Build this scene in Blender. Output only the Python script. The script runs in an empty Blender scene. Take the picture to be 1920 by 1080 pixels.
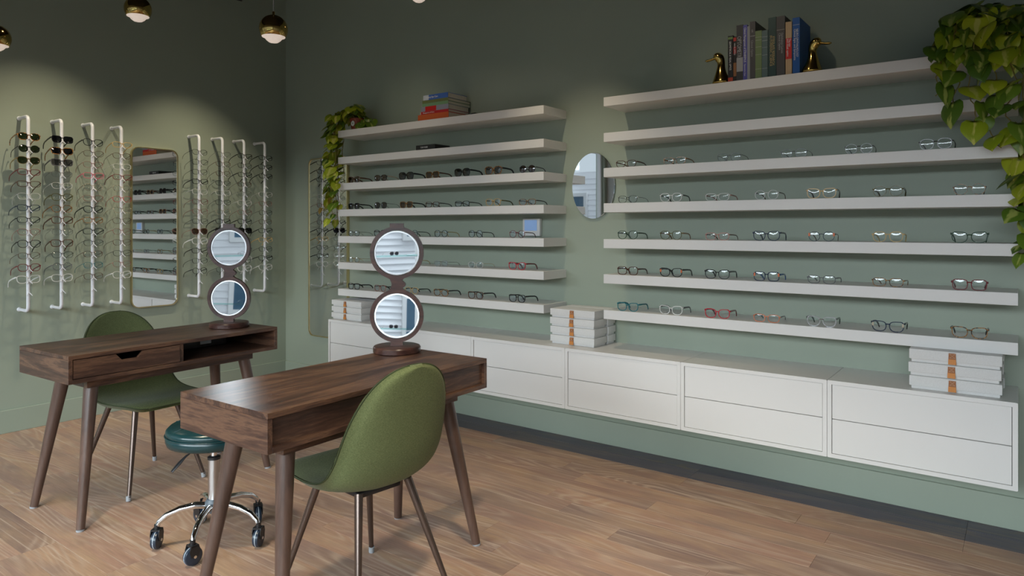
import bpy, bmesh, math, random
from mathutils import Vector, Matrix
random.seed(7)
PI = math.pi
S = bpy.context.scene
COL = S.collection

# ------------------------------------------------------------------ camera, light, exposure
CAM = Vector((5.248, -3.734, 1.319))
cd = bpy.data.cameras.new('camera'); cam = bpy.data.objects.new('camera', cd); COL.objects.link(cam)
cam.location = CAM; cam.rotation_euler = (PI/2, 0, math.radians(36.457))
cd.sensor_width = 36; cd.lens = 1297.0/1920*36; cd.shift_y = -(540-426.3)/1920; cd.clip_start = .02
S.camera = cam
S.view_settings.view_transform = 'Standard'; S.view_settings.look = 'None'
S.view_settings.gamma = 1; S.view_settings.use_curve_mapping = False
S.view_settings.exposure = 0.0

W = bpy.data.worlds.new('world'); S.world = W; W.use_nodes = True
wn = W.node_tree; wn.nodes.clear()
wo = wn.nodes.new('ShaderNodeOutputWorld'); wb = wn.nodes.new('ShaderNodeBackground')
wb.inputs[0].default_value = (.80, .90, 1.0, 1); wb.inputs[1].default_value = .80
wn.links.new(wb.outputs[0], wo.inputs[0])

ROOM_X, ROOM_Y, CEIL = 7.6, -5.9, 3.7
WIN_Z0, WIN_Z1 = .42, 2.50

def area(name, loc, rot, sx, sy, power, col=(1, 1, 1), portal=False):
    l = bpy.data.lights.new(name, 'AREA'); l.shape = 'RECTANGLE'; l.size = sx; l.size_y = sy
    l.energy = power; l.color = col
    o = bpy.data.objects.new(name, l); COL.objects.link(o); o.location = loc; o.rotation_euler = rot
    if portal: l.cycles.is_portal = True
    return o
area('window_portal', (3.8, ROOM_Y-.02, (WIN_Z0+WIN_Z1)/2), (PI/2, 0, 0), 6.9, WIN_Z1-WIN_Z0, 1, portal=True)
bpy.data.objects['window_portal'].rotation_euler = (-PI/2, 0, PI)
# added area light for the sky, placed so window heads shade upper shelves
sky = area('sky_light', (8.5, -13.0, 5.7), (0, 0, 0), 25, 5.6, 7200, (.86, .93, 1.0))
sky.rotation_euler = (Vector((5.5, 0, .6))-Vector(sky.location)).to_track_quat('-Z', 'Y').to_euler()

SPOTS = [  # head position, target, watts, cone
    ((0.85, -1.00, 2.90), (0.0, -0.90, 0.70), 60, 76),
    ((0.85, -1.95, 2.95), (0.0, -1.90, 0.70), 60, 78),
    ((3.12, -1.00, 2.92), (3.12, 0.0, 0.85), 40, 62),
    ((3.95, -1.15, 2.98), (4.15, 0.0, 1.60), 10, 62),
    ((1.95, -1.25, 2.92), (1.45, 0.0, 1.60), 9, 62),
    ((2.60, -3.10, 3.00), (2.70, -2.3, 0.0), 150, 66),  # unseen head added to brighten the floor between the desks
    ((4.40, -2.50, 3.00), (4.10, -1.6, 0.0), 190, 66),  # unseen head added to lift the open floor
]
WARM = (1.0, .86, .62)

# ------------------------------------------------------------------ helpers
def link(o, parent=None):
    COL.objects.link(o)
    if parent: o.parent = parent
    return o
def empty(name, loc=(0, 0, 0), rz=0):
    o = bpy.data.objects.new(name, None); o.empty_display_size = .05
    COL.objects.link(o); o.location = loc; o.rotation_euler = (0, 0, rz); return o
def tag(o, label=None, cat=None, group=None, kind=None):
    if label: o['label'] = label
    if cat: o['category'] = cat
    if group: o['group'] = group
    if kind: o['kind'] = kind
    return o
def thing(name, label, cat, loc=(0, 0, 0), rz=0, group=None):
    return tag(empty(name, loc, rz), label, cat, group)
def mesh_of(bm, name, smooth=None):
    me = bpy.data.meshes.new(name)
    bmesh.ops.recalc_face_normals(bm, faces=bm.faces)
    bm.to_mesh(me); bm.free()
    if smooth:
        for p in me.polygons: p.use_smooth = True
        if smooth is not True: me.set_sharp_from_angle(angle=math.radians(smooth))
    return me
def obj(name, bm, m, parent=None, loc=None, smooth=None):
    me = mesh_of(bm, name, smooth) if isinstance(bm, bmesh.types.BMesh) else bm
    if m is not None and len(me.materials) == 0: me.materials.append(m)
    o = bpy.data.objects.new(name, me); link(o, parent)
    if loc: o.location = loc
    return o
def inst(name, me, m, parent=None, loc=None, rot=None, scale=None):
    if len(me.materials) == 0: me.materials.append(m)
    o = bpy.data.objects.new(name, me); link(o, parent)
    o.material_slots[0].link = 'OBJECT'; o.material_slots[0].material = m
    if loc is not None: o.location = loc
    if rot is not None: o.rotation_euler = rot
    if scale is not None: o.scale = scale if hasattr(scale, '__len__') else (scale,)*3
    return o
def NB(): return bmesh.new()
def bx(bm, x0, y0, z0, x1, y1, z1, bev=0, seg=1):
    t = bmesh.new()
    bmesh.ops.create_cube(t, size=1)
    bmesh.ops.transform(t, matrix=Matrix.Translation(((x0+x1)/2, (y0+y1)/2, (z0+z1)/2)) @ Matrix.Diagonal((abs(x1-x0), abs(y1-y0), abs(z1-z0), 1)), verts=t.verts)
    if bev: bmesh.ops.bevel(t, geom=t.edges[:], offset=bev, segments=seg, affect='EDGES', profile=.6)
    merge(bm, t); return bm
def merge(bm, t, M=None):
    vs = [bm.verts.new((M @ v.co) if M else v.co) for v in t.verts]
    t.verts.index_update()
    for f in t.faces:
        try: bm.faces.new([vs[v.index] for v in f.verts])
        except ValueError: pass
    t.free()
def frames(pts):
    pts = [Vector(p) for p in pts]; out = []; n = len(pts); prev = None
    for i, p in enumerate(pts):
        t = (pts[min(i+1, n-1)]-pts[max(i-1, 0)]).normalized()
        if prev is None:
            a = Vector((0, 0, 1)) if abs(t.z) < .9 else Vector((1, 0, 0))
            u = t.cross(a).normalized()
        else:
            u = (prev-t*prev.dot(t)).normalized()
        prev = u; out.append((p, t, u, t.cross(u)))
    return out
def tube(bm, pts, r, seg=8, cap=True, flat=1.0, closed=False):
    fr = frames(pts); rs = r if hasattr(r, '__len__') else [r]*len(pts); rings = []
    for (p, t, u, v), rr in zip(fr, rs):
        rings.append([bm.verts.new(p+u*math.cos(2*PI*k/seg)*rr+v*math.sin(2*PI*k/seg)*rr*flat) for k in range(seg)])
    for a, b in zip(rings, rings[1:]):
        for k in range(seg): bm.faces.new((a[k], a[(k+1) % seg], b[(k+1) % seg], b[k]))
    if cap: bm.faces.new(rings[0]); bm.faces.new(rings[-1])
    return bm
def lathe(bm, prof, seg=24, loc=(0, 0, 0), M=None):
    L = Vector(loc); rings = []
    for r, z in prof:
        if r < 1e-6: rings.append([bm.verts.new(L+Vector((0, 0, z)))])
        else: rings.append([bm.verts.new(L+Vector((r*math.cos(2*PI*k/seg), r*math.sin(2*PI*k/seg), z))) for k in range(seg)])
    for a, b in zip(rings, rings[1:]):
        for k in range(seg):
            k2 = (k+1) % seg
            if len(a) == 1 and len(b) == 1: continue
            if len(a) == 1: bm.faces.new((a[0], b[k], b[k2]))
            elif len(b) == 1: bm.faces.new((a[k], a[k2], b[0]))
            else: bm.faces.new((a[k], a[k2], b[k2], b[k]))
    if len(rings[0]) > 1: bm.faces.new(rings[0])
    if len(rings[-1]) > 1: bm.faces.new(rings[-1])
    if M: bmesh.ops.transform(bm, matrix=M, verts=bm.verts)
    return bm
def prism(bm, pts2, d0, d1, plane='xz', bev=0):
    """extrude a 2-D outline; plane 'xz' extrudes along y"""
    def V(a, b, d): return {'xz': (a, d, b), 'yz': (d, a, b), 'xy': (a, b, d)}[plane]
    t = bmesh.new()
    A = [t.verts.new(V(a, b, d0)) for a, b in pts2]; B = [t.verts.new(V(a, b, d1)) for a, b in pts2]
    t.faces.new(A); t.faces.new(B); n = len(A)
    for i in range(n): t.faces.new((A[i], A[(i+1) % n], B[(i+1) % n], B[i]))
    bmesh.ops.recalc_face_normals(t, faces=t.faces)
    if bev:
        es = [e for e in t.edges if (e.verts[0] in A) == (e.verts[1] in A)]
        bmesh.ops.bevel(t, geom=es, offset=bev, segments=2, affect='EDGES')
    merge(bm, t); return bm
def ringprism(bm, outer, inner, d0, d1, plane='xz'):
    def V(a, b, d): return {'xz': (a, d, b), 'yz': (d, a, b)}[plane]
    L = [[bm.verts.new(V(a, b, d)) for a, b in pts] for pts, d in ((outer, d0), (outer, d1), (inner, d1), (inner, d0))]
    n = len(outer)
    for j in range(4):
        a, b = L[j], L[(j+1) % 4]
        for i in range(n): bm.faces.new((a[i], a[(i+1) % n], b[(i+1) % n], b[i]))
    return bm
def rrect(w, h, r, n=6, cx=0, cy=0):
    out = []
    for sx, sy, a0 in ((1, 1, 0), (-1, 1, 90), (-1, -1, 180), (1, -1, 270)):
        for k in range(n+1):
            a = math.radians(a0+90*k/n)
            out.append((cx+sx*(w/2-r)+r*math.cos(a), cy+sy*(h/2-r)+r*math.sin(a)))
    return out
def circ(rx, rz, n=40, cx=0, cz=0): return [(cx+rx*math.cos(2*PI*k/n), cz+rz*math.sin(2*PI*k/n)) for k in range(n)]
def text(name, s, size, m, parent, loc, M, maxw=None, ext=.0004, al='LEFT'):
    cu = bpy.data.curves.new(name, 'FONT'); cu.body = s; cu.size = size; cu.extrude = ext
    cu.align_x = al; cu.align_y = 'CENTER'; cu.resolution_u = 2
    t = bpy.data.objects.new('tmp_text', cu)
    me = bpy.data.meshes.new_from_object(t); bpy.data.objects.remove(t); bpy.data.curves.remove(cu)
    if maxw and len(me.vertices):
        xs = [v.co.x for v in me.vertices]; w = max(xs)-min(xs)
        if w > maxw: me.transform(Matrix.Scale(maxw/w, 4, (1, 0, 0)))
    me.transform(Matrix.Translation(loc) @ M)
    me.materials.clear(); me.materials.append(m)
    o = bpy.data.objects.new(name, me); link(o, parent); return o
FACE = Matrix.Rotation(PI/2, 4, 'X')                       # upright text facing -Y
SPINE = Matrix.Rotation(PI/2, 4, 'Y') @ FACE               # reading downwards, facing -Y

# ------------------------------------------------------------------ materials
def mat(name, col, rough=.5, metal=0, spec=.5, **k):
    m = bpy.data.materials.new(name); m.use_nodes = True
    b = m.node_tree.nodes['Principled BSDF']
    b.inputs['Base Color'].default_value = (*col, 1); b.inputs['Roughness'].default_value = rough
    b.inputs['Metallic'].default_value = metal; b.inputs['Specular IOR Level'].default_value = spec
    for kk, v in k.items(): b.inputs[kk.replace('_', ' ')].default_value = v
    return m
class NT:
    def __init__(s, m): s.t = m.node_tree; s.b = s.t.nodes.get('Principled BSDF')
    def n(s, typ, **k):
        nd = s.t.nodes.new('ShaderNode'+typ)
        for a, v in k.items():
            if a.startswith('i_'): nd.inputs[a[2:].replace('_', ' ')].default_value = v
            else: setattr(nd, a, v)
        return nd
    def l(s, a, b): s.t.links.new(a, b)
    def coords(s, scale=(1, 1, 1), kind='Object', rnd=False):
        tc = s.n('TexCoord'); mp = s.n('Mapping'); mp.inputs['Scale'].default_value = scale
        s.l(tc.outputs[kind], mp.inputs[0])
        if rnd:
            oi = s.n('ObjectInfo'); mu = s.n('Math', operation='MULTIPLY'); mu.inputs[1].default_value = 37.0
            s.l(oi.outputs['Random'], mu.inputs[0])
            cx = s.n('CombineXYZ'); s.l(mu.outputs[0], cx.inputs[0]); s.l(mu.outputs[0], cx.inputs[1]); s.l(mu.outputs[0], cx.inputs[2])
            s.l(cx.outputs[0], mp.inputs['Location'])
        return mp.outputs[0]
    def noise(s, vec, scale, detail=4, rough=.55, dist=0):
        nz = s.n('TexNoise'); nz.inputs['Scale'].default_value = scale; nz.inputs['Detail'].default_value = detail
        nz.inputs['Roughness'].default_value = rough; nz.inputs['Distortion'].default_value = dist
        s.l(vec, nz.inputs['Vector']); return nz.outputs['Fac']
    def ramp(s, fac, stops):
        r = s.n('ValToRGB'); e = r.color_ramp.elements
        while len(e) > 1: e.remove(e[-1])
        e[0].position = stops[0][0]; e[0].color = (*stops[0][1], 1)
        for p, c in stops[1:]:
            q = e.new(p); q.color = (*c, 1)
        s.l(fac, r.inputs[0]); return r.outputs[0]
    def mix(s, fac, a, b, mode='MIX'):
        mx = s.n('Mix', data_type='RGBA', blend_type=mode)
        for v, i in ((fac, 0), (a, 6), (b, 7)):
            if hasattr(v, 'is_linked') or hasattr(v, 'links'): s.l(v, mx.inputs[i])
            elif i == 0: mx.inputs[0].default_value = v
            else: mx.inputs[i].default_value = (*v, 1)
        return mx.outputs[2]
    def math(s, op, a, b=0):
        m = s.n('Math', operation=op)
        for v, i in ((a, 0), (b, 1)):
            if hasattr(v, 'links'): s.l(v, m.inputs[i])
            else: m.inputs[i].default_value = v
        return m.outputs[0]
    def bump(s, h, strength=.2, dist=.002):
        b = s.n('Bump'); b.inputs['Strength'].default_value = strength; b.inputs['Distance'].default_value = dist
        s.l(h, b.inputs['Height']); s.l(b.outputs[0], s.b.inputs['Normal'])

def paint(name, c, rough=.6, var=.04):
    m = mat(name, c, rough); t = NT(m)
    v = t.coords(kind='Object'); n = t.noise(v, 1.3, 3); n2 = t.noise(v, 220, 2)
    t.l(t.ramp(n, [(.3, tuple(x*(1-var) for x in c)), (.7, tuple(x*(1+var) for x in c))]), t.b.inputs['Base Color'])
    t.bump(n2, .08, .001); return m
M_WALL = paint('sage_wall_paint', (.325, .375, .300), .5)
M_DARKCEIL = paint('dark_ceiling_paint', (.012, .012, .013), .8)
M_NEUTRAL = paint('plain_wall_paint', (.42, .42, .40), .6)
M_WHITE = paint('white_lacquer', (.74, .725, .705), .38, .01)
M_ROD = mat('white_powdercoat', (.80, .81, .86), .35)
M_BLACK = mat('black_plastic', (.015, .015, .017), .35)
M_CHROME = mat('chrome', (.78, .78, .80), .09, 1)
M_STEEL = mat('satin_steel', (.62, .62, .63), .28, 1)
M_BRASS = mat('brass', (.62, .42, .12), .16, 1)
M_GOLD = mat('pale_gold_metal', (.70, .58, .32), .28, 1)
M_MIRROR = mat('mirror_glass', (.90, .92, .93), .015, 1)
M_PADGREY = mat('grey_glide', (.35, .36, .38), .5)

def wood(name, ramp, axis='y', scale=1.0, rough=.4, rnd=False):
    m = mat(name, (.1, .05, .03), rough); t = NT(m)
    sc = {'x': (1.2, 11, 11), 'y': (11, 1.2, 11), 'z': (11, 11, 1.2)}[axis]
    v = t.coords(tuple(a*scale for a in sc), rnd=rnd)
    n1 = t.noise(v, 1.0, 5, .6, 1.4)
    sc2 = tuple(a*scale*6 for a in sc)
    v2 = t.coords(sc2, rnd=rnd); n2 = t.noise(v2, 2.0, 3, .6)
    f = t.math('ADD', t.math('MULTIPLY', n1, .75), t.math('MULTIPLY', n2, .25))
    t.l(t.ramp(f, ramp), t.b.inputs['Base Color'])
    t.bump(n2, .1, .0006); return m
WALNUT = [(.30, (.022, .011, .009)), (.42, (.052, .026, .019)), (.49, (.082, .041, .028)), (.56, (.155, .080, .048)), (.61, (.080, .041, .028)), (.75, (.045, .024, .019))]
M_WALNUT = wood('walnut_laminate', WALNUT, 'y', 1, .38)
M_WALNUTX = wood('walnut_cross', WALNUT, 'x', 1, .38)
M_LEGWOOD = wood('walnut_leg', [(.3, (.055, .031, .024)), (.6, (.125, .073, .055))], 'z', 1, .30)
M_ROSEWOOD = wood('rosewood_varnish', [(.35, (.028, .012, .010)), (.55, (.075, .032, .024)), (.7, (.12, .055, .035))], 'x', 1.4, .30)

def plank_mat(name, stops, light, grey, dark=1.0):
    m = mat(name, (.3, .2, .13), .42); t = NT(m)
    oi = t.n('ObjectInfo')
    v = t.coords((.8, 4.2, 1), rnd=True)
    n1 = t.noise(v, 1.0, 1.5, .4, .35)
    rings = t.math('MULTIPLY_ADD', t.math('SINE', t.math('MULTIPLY', n1, 130)), .5); rings.node.inputs[2].default_value = .5
    rings = t.math('MULTIPLY', rings, rings)
    mask = t.ramp(t.noise(t.coords((.9, 3.0, 1), rnd=True), 1.7, 2, .5), [(.42, (.08, .08, .08)), (.60, (1, 1, 1))])
    v2 = t.coords((5, 110, 1), rnd=True); n2 = t.noise(v2, 1.5, 5, .65)
    n3 = t.noise(t.coords((1.6, 7, 1), rnd=True), 1.3, 4, .6, .4)
    n4 = t.noise(t.coords((.5, 34, 1), rnd=True), 1.6, 2, .5)
    n5 = t.noise(t.coords((2.2, 5, 1), rnd=True), 1.0, 3, .55)
    base = t.ramp(oi.outputs['Random'], stops)
    c = t.mix(t.math('MULTIPLY', t.ramp(n3, [(.42, (0, 0, 0)), (.68, (1, 1, 1))]), .75), base, light)
    c = t.mix(t.math('MULTIPLY', t.ramp(n5, [(.45, (0, 0, 0)), (.70, (1, 1, 1))]), .70), c, grey)
    c = t.mix(t.math('MULTIPLY', t.math('MULTIPLY', rings, mask), .62), c, tuple(x*dark for x in (.60, .44, .33)))
    c = t.mix(t.math('MULTIPLY', t.ramp(n4, [(.62, (0, 0, 0)), (.68, (1, 1, 1))]), .50), c, tuple(x*dark for x in (.70, .54, .42)))
    c = t.mix(t.math('MULTIPLY', t.ramp(n2, [(.35, (1, 1, 1)), (.66, (0, 0, 0))]), .40), c, (.40, .36, .36), 'MULTIPLY')
    t.l(c, t.b.inputs['Base Color'])
    t.l(t.ramp(n2, [(.2, (.36, .36, .36)), (.8, (.56, .56, .56))]), t.b.inputs['Roughness'])
    t.bump(t.math('ADD', n2, t.math('MULTIPLY', rings, .3)), .12, .0008); return m
M_PLANK = plank_mat('oak_plank', [(0, (.42, .240, .175)), (.2, (.48, .285, .20)), (.4, (.36, .220, .170)), (.55, (.27, .165, .130)), (.7, (.45, .265, .195)), (.85, (.52, .325, .21)), (1, (.32, .205, .165))], (.54, .35, .21), (.30, .205, .175))
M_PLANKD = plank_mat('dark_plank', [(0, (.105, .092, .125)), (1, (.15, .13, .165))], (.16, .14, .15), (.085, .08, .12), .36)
M_SUB = mat('dark_joint', (.05, .032, .022), .9)

def fabric(name, c1, c2):
    m = mat(name, c1, .9, spec=.15, Sheen_Weight=.06); t = NT(m)
    v = t.coords((1, 1, 1)); a = t.noise(t.coords((700, 700, 180)), 1, 2); b = t.noise(t.coords((180, 180, 900)), 1, 2)
    f = t.math('MULTIPLY', t.math('ADD', a, b), .5)
    t.l(t.ramp(f, [(.38, c1), (.62, c2)]), t.b.inputs['Base Color']); t.bump(f, .35, .0008); return m
M_GREENFAB = fabric('moss_green_weave', (.092, .112, .046), (.172, .195, .084))
M_LINEN = fabric('pale_grey_linen', (.66, .65, .635), (.73, .72, .705))
M_PIPING = mat('dark_green_piping', (.045, .060, .022), .8)
M_TEAL = mat('teal_vinyl', (.007, .038, .042), .25, spec=.55)
t_ = NT(M_TEAL); t_.bump(t_.noise(t_.coords(), 40, 3), .25, .002)
M_LEATHER = mat('tan_leather', (.60, .23, .05), .5)
M_LEATHERD = mat('brown_leather', (.34, .12, .035), .55)
M_STITCH = mat('stitch_thread', (.62, .42, .28), .6)
M_LEGMETAL = mat('bronze_tube', (.105, .070, .055), .22, .55, spec=.7)

def glass(name, tint=(1, 1, 1), refl=1.5, amt=0.0):
    m = bpy.data.materials.new(name); m.use_nodes = True; t = m.node_tree; t.nodes.clear()
    o = t.nodes.new('ShaderNodeOutputMaterial'); tr = t.nodes.new('ShaderNodeBsdfTransparent'); g = t.nodes.new('ShaderNodeBsdfGlossy')
    fr = t.nodes.new('ShaderNodeFresnel'); mx = t.nodes.new('ShaderNodeMixShader'); ad = t.nodes.new('ShaderNodeMath'); ad.operation = 'ADD'; ad.use_clamp = True
    fr.inputs[0].default_value = refl; ad.inputs[1].default_value = amt
    sc_ = t.nodes.new('ShaderNodeMath'); sc_.operation = 'MINIMUM'; sc_.inputs[1].default_value = .05; t.links.new(fr.outputs[0], sc_.inputs[0]); tr.inputs[0].default_value = (*tint, 1); g.inputs['Roughness'].default_value = .02
    t.links.new(sc_.outputs[0], ad.inputs[0]); t.links.new(ad.outputs[0], mx.inputs[0]); t.links.new(tr.outputs[0], mx.inputs[1]); t.links.new(g.outputs[0], mx.inputs[2]); t.links.new(mx.outputs[0], o.inputs[0])
    return m
M_PANE = glass('window_glass', (.96, .98, .98), 1.35)
M_LENS = glass('clear_lens', (.93, .95, .96), 1.5, .025)
M_LENSBLUE = glass('coated_lens', (.80, .87, .98), 1.6, .13)
M_SUN = {'green': glass('green_sun_lens', (.05, .07, .035), 1.5, .07), 'black': glass('black_sun_lens', (.03, .03, .045), 1.5, .07),
         'brown': glass('brown_sun_lens', (.13, .06, .04), 1.5, .07), 'grey': glass('grey_sun_lens', (.18, .17, .2), 1.5, .07)}
M_PEG = mat('frosted_peg', (.72, .74, .80), .3)
M_GSHELF = glass('shelf_glass', (.75, .92, .90), 1.5, .05)

def tort(name, c1, c2):
    m = mat(name, c1, .2, spec=.6); t = NT(m)
    n = t.noise(t.coords(rnd=True), 130, 2); t.l(t.ramp(n, [(.42, c1), (.56, c2)]), t.b.inputs['Base Color']); return m
FR = {
 'black': mat('black_acetate', (.012, .012, .014), .18), 'tortoiseshell': tort('tortoiseshell', (.03, .014, .008), (.42, .19, .05)),
 'brown': mat('brown_acetate', (.09, .035, .02), .2), 'gold': mat('gold_wire', (.62, .46, .22), .2, .9),
 'silver': mat('silver_wire', (.55, .55, .57), .2, .9), 'clear': mat('crystal_acetate', (.80, .80, .78), .15, Alpha=.75),
 'red': mat('red_acetate', (.50, .012, .03), .2), 'burgundy': mat('burgundy_acetate', (.17, .025, .03), .2),
 'pink': mat('pink_acetate', (.62, .14, .20), .25), 'blue': mat('blue_acetate', (.02, .10, .30), .2),
 'navy': mat('navy_acetate', (.012, .025, .06), .2), 'green': mat('dark_green_acetate', (.02, .06, .03), .2),
 'orange': mat('coral_acetate', (.75, .20, .08), .25), 'grey': mat('grey_acetate', (.12, .12, .13), .25),
 'honey': mat('honey_acetate', (.62, .42, .17), .2), 'beige': mat('beige_acetate', (.55, .48, .36), .25),
 'olive': mat('olive_acetate', (.10, .09, .025), .2), 'rose': mat('rose_metal', (.48, .20, .17), .25, .6),
 'teal': mat('teal_acetate', (.01, .16, .20), .2), 'spotted': tort('spotted_acetate', (.02, .018, .016), (.60, .52, .38)),
 'gunmetal': mat('gunmetal_wire', (.06, .06, .065), .25, .8),
}

# ------------------------------------------------------------------ the room
def slab(name, x0, y0, z0, x1, y1, z1, m, kind='structure', parent=None, bev=0):
    o = obj(name, bx(NB(), x0, y0, z0, x1, y1, z1, bev), m, parent)
    if kind and not parent: o['kind'] = kind
    return o
wl = NB(); bx(wl, -.15, -3.7, -.1, 0, 0, CEIL); bx(wl, -.15, ROOM_Y, -.1, 0, -3.7, WIN_Z0); bx(wl, -.15, ROOM_Y, WIN_Z1, 0, -3.7, CEIL); bx(wl, -.15, ROOM_Y, WIN_Z0, 0, ROOM_Y+.08, WIN_Z1)
o = obj('wall_left', wl, M_WALL); o['kind'] = 'structure'
slab('wall_back', -.15, 0, -.1, ROOM_X+.15, .15, CEIL, M_WALL)
slab('wall_right', ROOM_X, ROOM_Y, -.1, ROOM_X+.15, 0, CEIL, M_NEUTRAL)
slab('ceiling', -.15, ROOM_Y-.15, CEIL, ROOM_X+.15, .15, CEIL+.15, M_DARKCEIL)
wf = NB()
bx(wf, -.15, ROOM_Y-.15, -.1, ROOM_X+.15, ROOM_Y, WIN_Z0); bx(wf, -.15, ROOM_Y-.15, WIN_Z1, ROOM_X+.15, ROOM_Y, CEIL)
bx(wf, -.15, ROOM_Y-.15, WIN_Z0, .35, ROOM_Y, WIN_Z1); bx(wf, 7.25, ROOM_Y-.15, WIN_Z0, ROOM_X+.15, ROOM_Y, WIN_Z1)
o = obj('wall_front', wf, M_NEUTRAL); o['kind'] = 'structure'
M_WFRAME = mat('white_window_frame', (.7, .7, .7), .4)
nw = 5; ww = (7.25-.35)/nw
wins = [((.35+i*ww+.35+(i+1)*ww)/2, ROOM_Y-.07, 0, ww) for i in range(nw)]+[(-.07, (ROOM_Y+.08-3.7)/2-.52, PI/2, 1.03), (-.07, (ROOM_Y+.08-3.7)/2+.53, PI/2, 1.06)]
for i, (wx, wy, wr, ww) in enumerate(wins):
    w = empty('window_%d' % (i+1), (wx, wy, WIN_Z0), wr); w['kind'] = 'structure'
    q = NB(); hw = ww/2; hh = WIN_Z1-WIN_Z0
    ringprism(q, [(-hw, 0), (hw, 0), (hw, hh), (-hw, hh)], [(-hw+.035, .04), (hw-.035, .04), (hw-.035, hh-.04), (-hw+.035, hh-.04)], -.03, .03)
    obj('window_frame', q, M_WFRAME, w)
    obj('window_pane', bx(NB(), -hw+.035, -.003, .04, hw-.035, .003, hh-.04), M_PANE, w)
slab('baseboard_left', 0, ROOM_Y, 0, .014, 0, .147, M_WALL, bev=.002)
slab('baseboard_back', .014, -.014, 0, ROOM_X, 0, .143, M_WALL, bev=.002)

# floor: sub floor plus single planks
fl = slab('floor', -.15, ROOM_Y-.15, -.15, ROOM_X+.15, .15, -.0045, M_SUB)
PW = .1265; random.seed(11)
plank_cache = {}
def plank_mesh(L):
    k = round(L, 3)
    if k not in plank_cache:
        plank_cache[k] = mesh_of(bx(NB(), -L/2, -PW/2+.0004, -.005, L/2, PW/2-.0004, 0, .0005), 'plank')
    return plank_cache[k]
row = 0; y = 0.0; LX = 6.3
while y > -4.45:
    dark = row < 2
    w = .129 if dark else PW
    yc = y-w/2
    x = -random.choice([0, .15, .3, .45, .6, .75, .9, 1.05])
    while x < LX:
        L = 1.22
        a = max(x, 0.0); b = min(x+L, LX)
        if b-a > .05:
            me = plank_mesh(b-a-.0008)
            inst('plank', me, M_PLANKD if dark else M_PLANK, fl, ((a+b)/2, yc, 0))
        x += L
    y -= w; row += 1
# outside the view the floor goes on as one laid sheet
ff = NB(); bx(ff, 0, ROOM_Y, -.004, LX, y, 0); bx(ff, LX, ROOM_Y, -.004, ROOM_X, 0, 0)
o = obj('floor_covering', ff, M_PLANK, fl); o['kind'] = 'stuff'

# outside: paving and the white sided building across the road
M_ASPH = mat('grey_paving', (.07, .07, .075), .9)
slab('ground', -30, -40, -.35, 30, ROOM_Y-.16, -.15, M_ASPH)
M_SIDING = mat('white_siding', (.88, .88, .90), .6); M_DKGLASS = mat('blue_grey_glass', (.05, .11, .17), .1)
bd = thing('building', 'low white sided building across the street, seen in the oval mirror', 'building', (2.0, -13.4, -.15))
q = NB(); bx(q, -15, -3, 0, 15, 0, 3.05); obj('house_wall', q, M_SIDING, bd)
for k in range(20): obj('siding_board', prism(NB(), [(.002, k*.15), (.03, k*.15), (.006, k*.15+.15), (.002, k*.15+.15)], -15, 15, 'yz'), M_SIDING, bd)
for cx in (-12, -9.8, -7.2, -5.6, -2.5, 0, 3, 6, 8.5, 11, 13):
    for cz in (1.15,):
        q = NB(); ringprism(q, [(-.5, 0), (.5, 0), (.5, 1.3), (-.5, 1.3)], [(-.4, .1), (.4, .1), (.4, 1.2), (-.4, 1.2)], .0, .07)
        wn_ = obj('window_frame', q, M_WFRAME, bd, (cx, .02, cz)); obj('pane', bx(NB(), -.4, .01, .1, .4, .03, 1.2), M_DKGLASS, wn_)

# ------------------------------------------------------------------ wall cabinets: six units of .70 m
CZ0, CZ1, CY, CX0, CWD = .277, .626, -.357, 1.027, .701
def cabinet(i):
    lab = ['far left end of the row, below a stack of linen boxes', 'second from the corner, half hidden by the front desk mirror',
           'third from the corner, beside the desk corner', 'fourth from the corner, with linen boxes on its left end',
           'fifth from the corner, with nothing standing on top', 'nearest the camera at the right end, holding three linen boxes'][i]
    t = thing('wall_cabinet', 'white two-drawer cabinet, '+lab, 'cabinet', (CX0+CWD*(i+.5), 0, CZ0), 0, 'white drawer cabinets under the shelves')
    w = CWD/2-.0008; H = CZ1-CZ0; T = .018
    q = NB(); pts_o = rrect(2*w, H, .004, 2, 0, H/2); pts_i = rrect(2*w-2*T, H-2*T, .001, 2, 0, H/2)
    ringprism(q, pts_o, pts_i, CY, -.001); bx(q, -w+T, -.03, T, w-T, -.01, H-T)
    obj('cabinet_body', q, M_WHITE, t, smooth=30)
    h2 = (H-2*T)/2
    for k in range(2):
        z0 = T+h2*k+.0015; z1 = T+h2*(k+1)-.0015
        obj('drawer', bx(NB(), -w+T+.002, CY+.004, z0, w-T-.002, CY+.022, z1, .001), M_WHITE, t)
    q = NB(); bx(q, -w+T, CY+.03, T, w-T, CY+.035, H-T); obj('drawer_gap', q, M_BLACK, t)
for i in range(6): cabinet(i)

# ------------------------------------------------------------------ floating shelves
SZ = [2.058, 1.8555, 1.656, 1.4555, 1.2525, 1.0525, .850]
ORD = ['first', 'second', 'third', 'fourth', 'fifth', 'sixth', 'seventh', 'eighth', 'ninth', 'tenth', 'eleventh', 'twelfth', 'thirteenth']
def shelf(x0, x1, z, lab, grp):
    o = obj('wall_shelf', bx(NB(), 0, -.26, -.0515, x1-x0, -.0005, 0, .0012), M_WHITE, None, (x0, 0, z))
    tag(o, lab, 'shelf', grp)
for k, z in enumerate(SZ):
    pos = ['topmost', 'second from top', 'third from top', 'middle (fourth)', 'third from bottom', 'second from bottom', 'lowest'][k]
    shelf(1.022, 2.919, z, 'white floating shelf, %s of the shorter left shelf unit' % pos, 'floating shelves of the left unit')
    shelf(3.329, 5.232, z, 'white floating shelf, %s of the right shelf unit' % pos, 'floating shelves of the right unit')

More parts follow.
